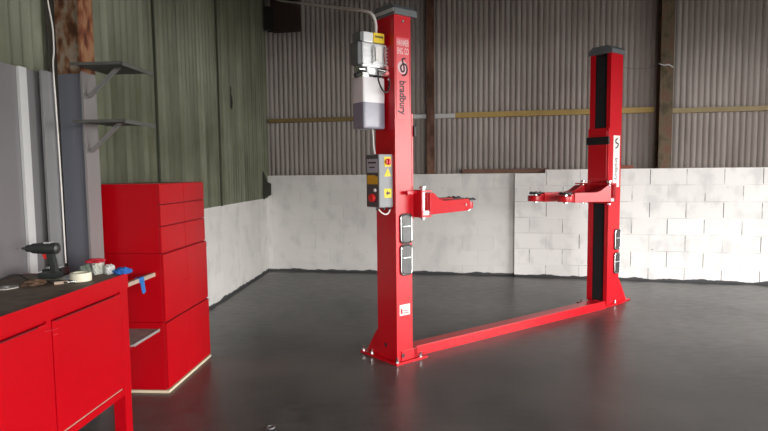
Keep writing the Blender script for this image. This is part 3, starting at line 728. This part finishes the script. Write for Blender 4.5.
# control box
cb = MB().box(-.135, -.002, .030, .195, 1.25, 1.66, .008).build('control_box', M_boxgrey, lift)
MB().box(-.1385, -.1355, .034, .191, 1.256, 1.654, .001).build('front_panel', M_boxdk, cb)
MB().box(-.1405, -.139, .045, .180, 1.52, 1.625).build('instruction_label', simple('grey_label', (.42, .46, .52), .5), cb)
MB().box(-.1415, -.1406, .060, .165, 1.590, 1.603).box(-.1415, -.1406, .080, .150, 1.555, 1.565).build('label_print', M_ink, cb)
MB().box(-.1405, -.139, .075, .180, 1.43, 1.50).build('warning_label', M_yellow2, cb)
MB().box(-.1405, -.139, .045, .074, 1.43, 1.49).build('label_edge', M_yellow2, cb)
m = MB(); m.cyl((-.139, .105, 1.325), (-.165, .105, 1.325), .032, bev=.005); m.cyl((-.139, .105, 1.325), (-.148, .105, 1.325), .022); m.build('push_button', M_btn, cb, True)
m = MB(); m.cyl((-.139, .075, 1.385), (-.150, .075, 1.385), .012); m.build('indicator_lamp', M_white, cb, True)
m = MB(); m.box(-.085, -.020, .027, .0302, 1.565, 1.640, .001); m.build('switch_plate', M_yellow, cb)
m = MB(); m.cyl((-.052, .027, 1.602), (-.052, .012, 1.602), .026, bev=.004); m.box(-.058, -.046, .0, .013, 1.580, 1.624, .003); m.build('rotary_switch', M_btn, cb)
m = MB(); m.prism([(-.088, 1.49), (-.018, 1.49), (-.053, 1.555)], .0285, .0302, M=SXZ); m.build('warning_triangle', M_yellow, cb)
text('triangle_mark', '!', .035, M_ink, cb, (-.053, .0278, 1.512), FR, FU)
m = MB(); m.box(-.088, -.018, .0285, .0302, 1.325, 1.395); m.build('earth_label', M_yellow, cb)
m = MB(); m.prism([(-.072, 1.360), (-.055, 1.382), (-.055, 1.368), (-.034, 1.368), (-.034, 1.352), (-.055, 1.352), (-.055, 1.338)], .0275, .0284, M=SXZ); m.build('arrow_mark', M_ink, cb)
m = MB(); m.tube([(-.115, .08, 1.25), (-.10, .06, 1.215), (-.06, .05, 1.195), (-.025, .05, 1.215), (-.02, .05, 1.25)], .006); m.build('cable_loop', M_cable, cb, True)
m = MB(); m.cyl((-.115, .08, 1.25), (-.115, .08, 1.228), .013); m.cyl((-.055, .08, 1.25), (-.055, .08, 1.228), .013); m.cyl((-.02, .05, 1.25), (-.02, .05, 1.232), .011); m.build('cable_gland', M_black, cb, True)
# black cable hook on near column inner edge
MB().box(.163, .180, .02, .06, 1.76, 1.86, .005).build('cable_guide', M_black, cl)
# slack wire from the far column to the post behind it
m = MB()
tgt = Vector((3.70, 7.62, 2.92))
a_ = Vector((RX0+.24, RY0+.15, 2.72)); b_ = Vector(w0(*tgt)); pts = []
for k in range(7):
    t_ = k/6; p = a_.lerp(b_, t_); p.z -= .12*4*t_*(1-t_)*.5; pts.append(tuple(p))
m.tube(pts, .003); m.build('slack_wire', simple('grey_wire', (.10, .09, .09), .6), lift, True)

# ------------------------------------------------------------------ light
w = bpy.data.worlds.new('World'); S.world = w; w.use_nodes = True
bg = w.node_tree.nodes['Background']; bg.inputs['Color'].default_value = (1.0, .985, .96, 1); bg.inputs['Strength'].default_value = 7.7
def portal(loc, rot, sx, sy):
    L = bpy.data.lights.new('doorway_portal', 'AREA'); L.shape = 'RECTANGLE'; L.size = sx; L.size_y = sy; L.cycles.is_portal = True
    o = bpy.data.objects.new('doorway_portal', L); COL.objects.link(o); o.location = loc; o.rotation_euler = rot
portal((3.6, -3.0, 1.35), (PI/2, 0, 0), 6.0, 2.7)
portal((RX, 1.9, 1.45), (PI/2, 0, PI/2), 5.4, 2.9)

# ------------------------------------------------------------------ camera
f_px = 560.; p_ = math.atan(43/560.); a_r = .011
F = Vector((0, math.cos(p_), -math.sin(p_))); R0 = Vector((1, 0, 0)); U0 = R0.cross(F)
R = R0*math.cos(a_r)-U0*math.sin(a_r); U = U0*math.cos(a_r)+R0*math.sin(a_r)
cam = bpy.data.cameras.new('Camera'); co = bpy.data.objects.new('Camera', cam); COL.objects.link(co)
M = Matrix((R, U, -F)).transposed().to_4x4(); M.translation = Vector((0, 0, 1.52)); co.matrix_world = M
cam.sensor_fit = 'HORIZONTAL'; cam.sensor_width = 36; cam.lens = 36*f_px/768; cam.clip_start = .02
S.camera = co
S.view_settings.view_transform = 'Standard'; S.view_settings.look = 'None'; S.view_settings.exposure = 1.12; S.view_settings.gamma = 1
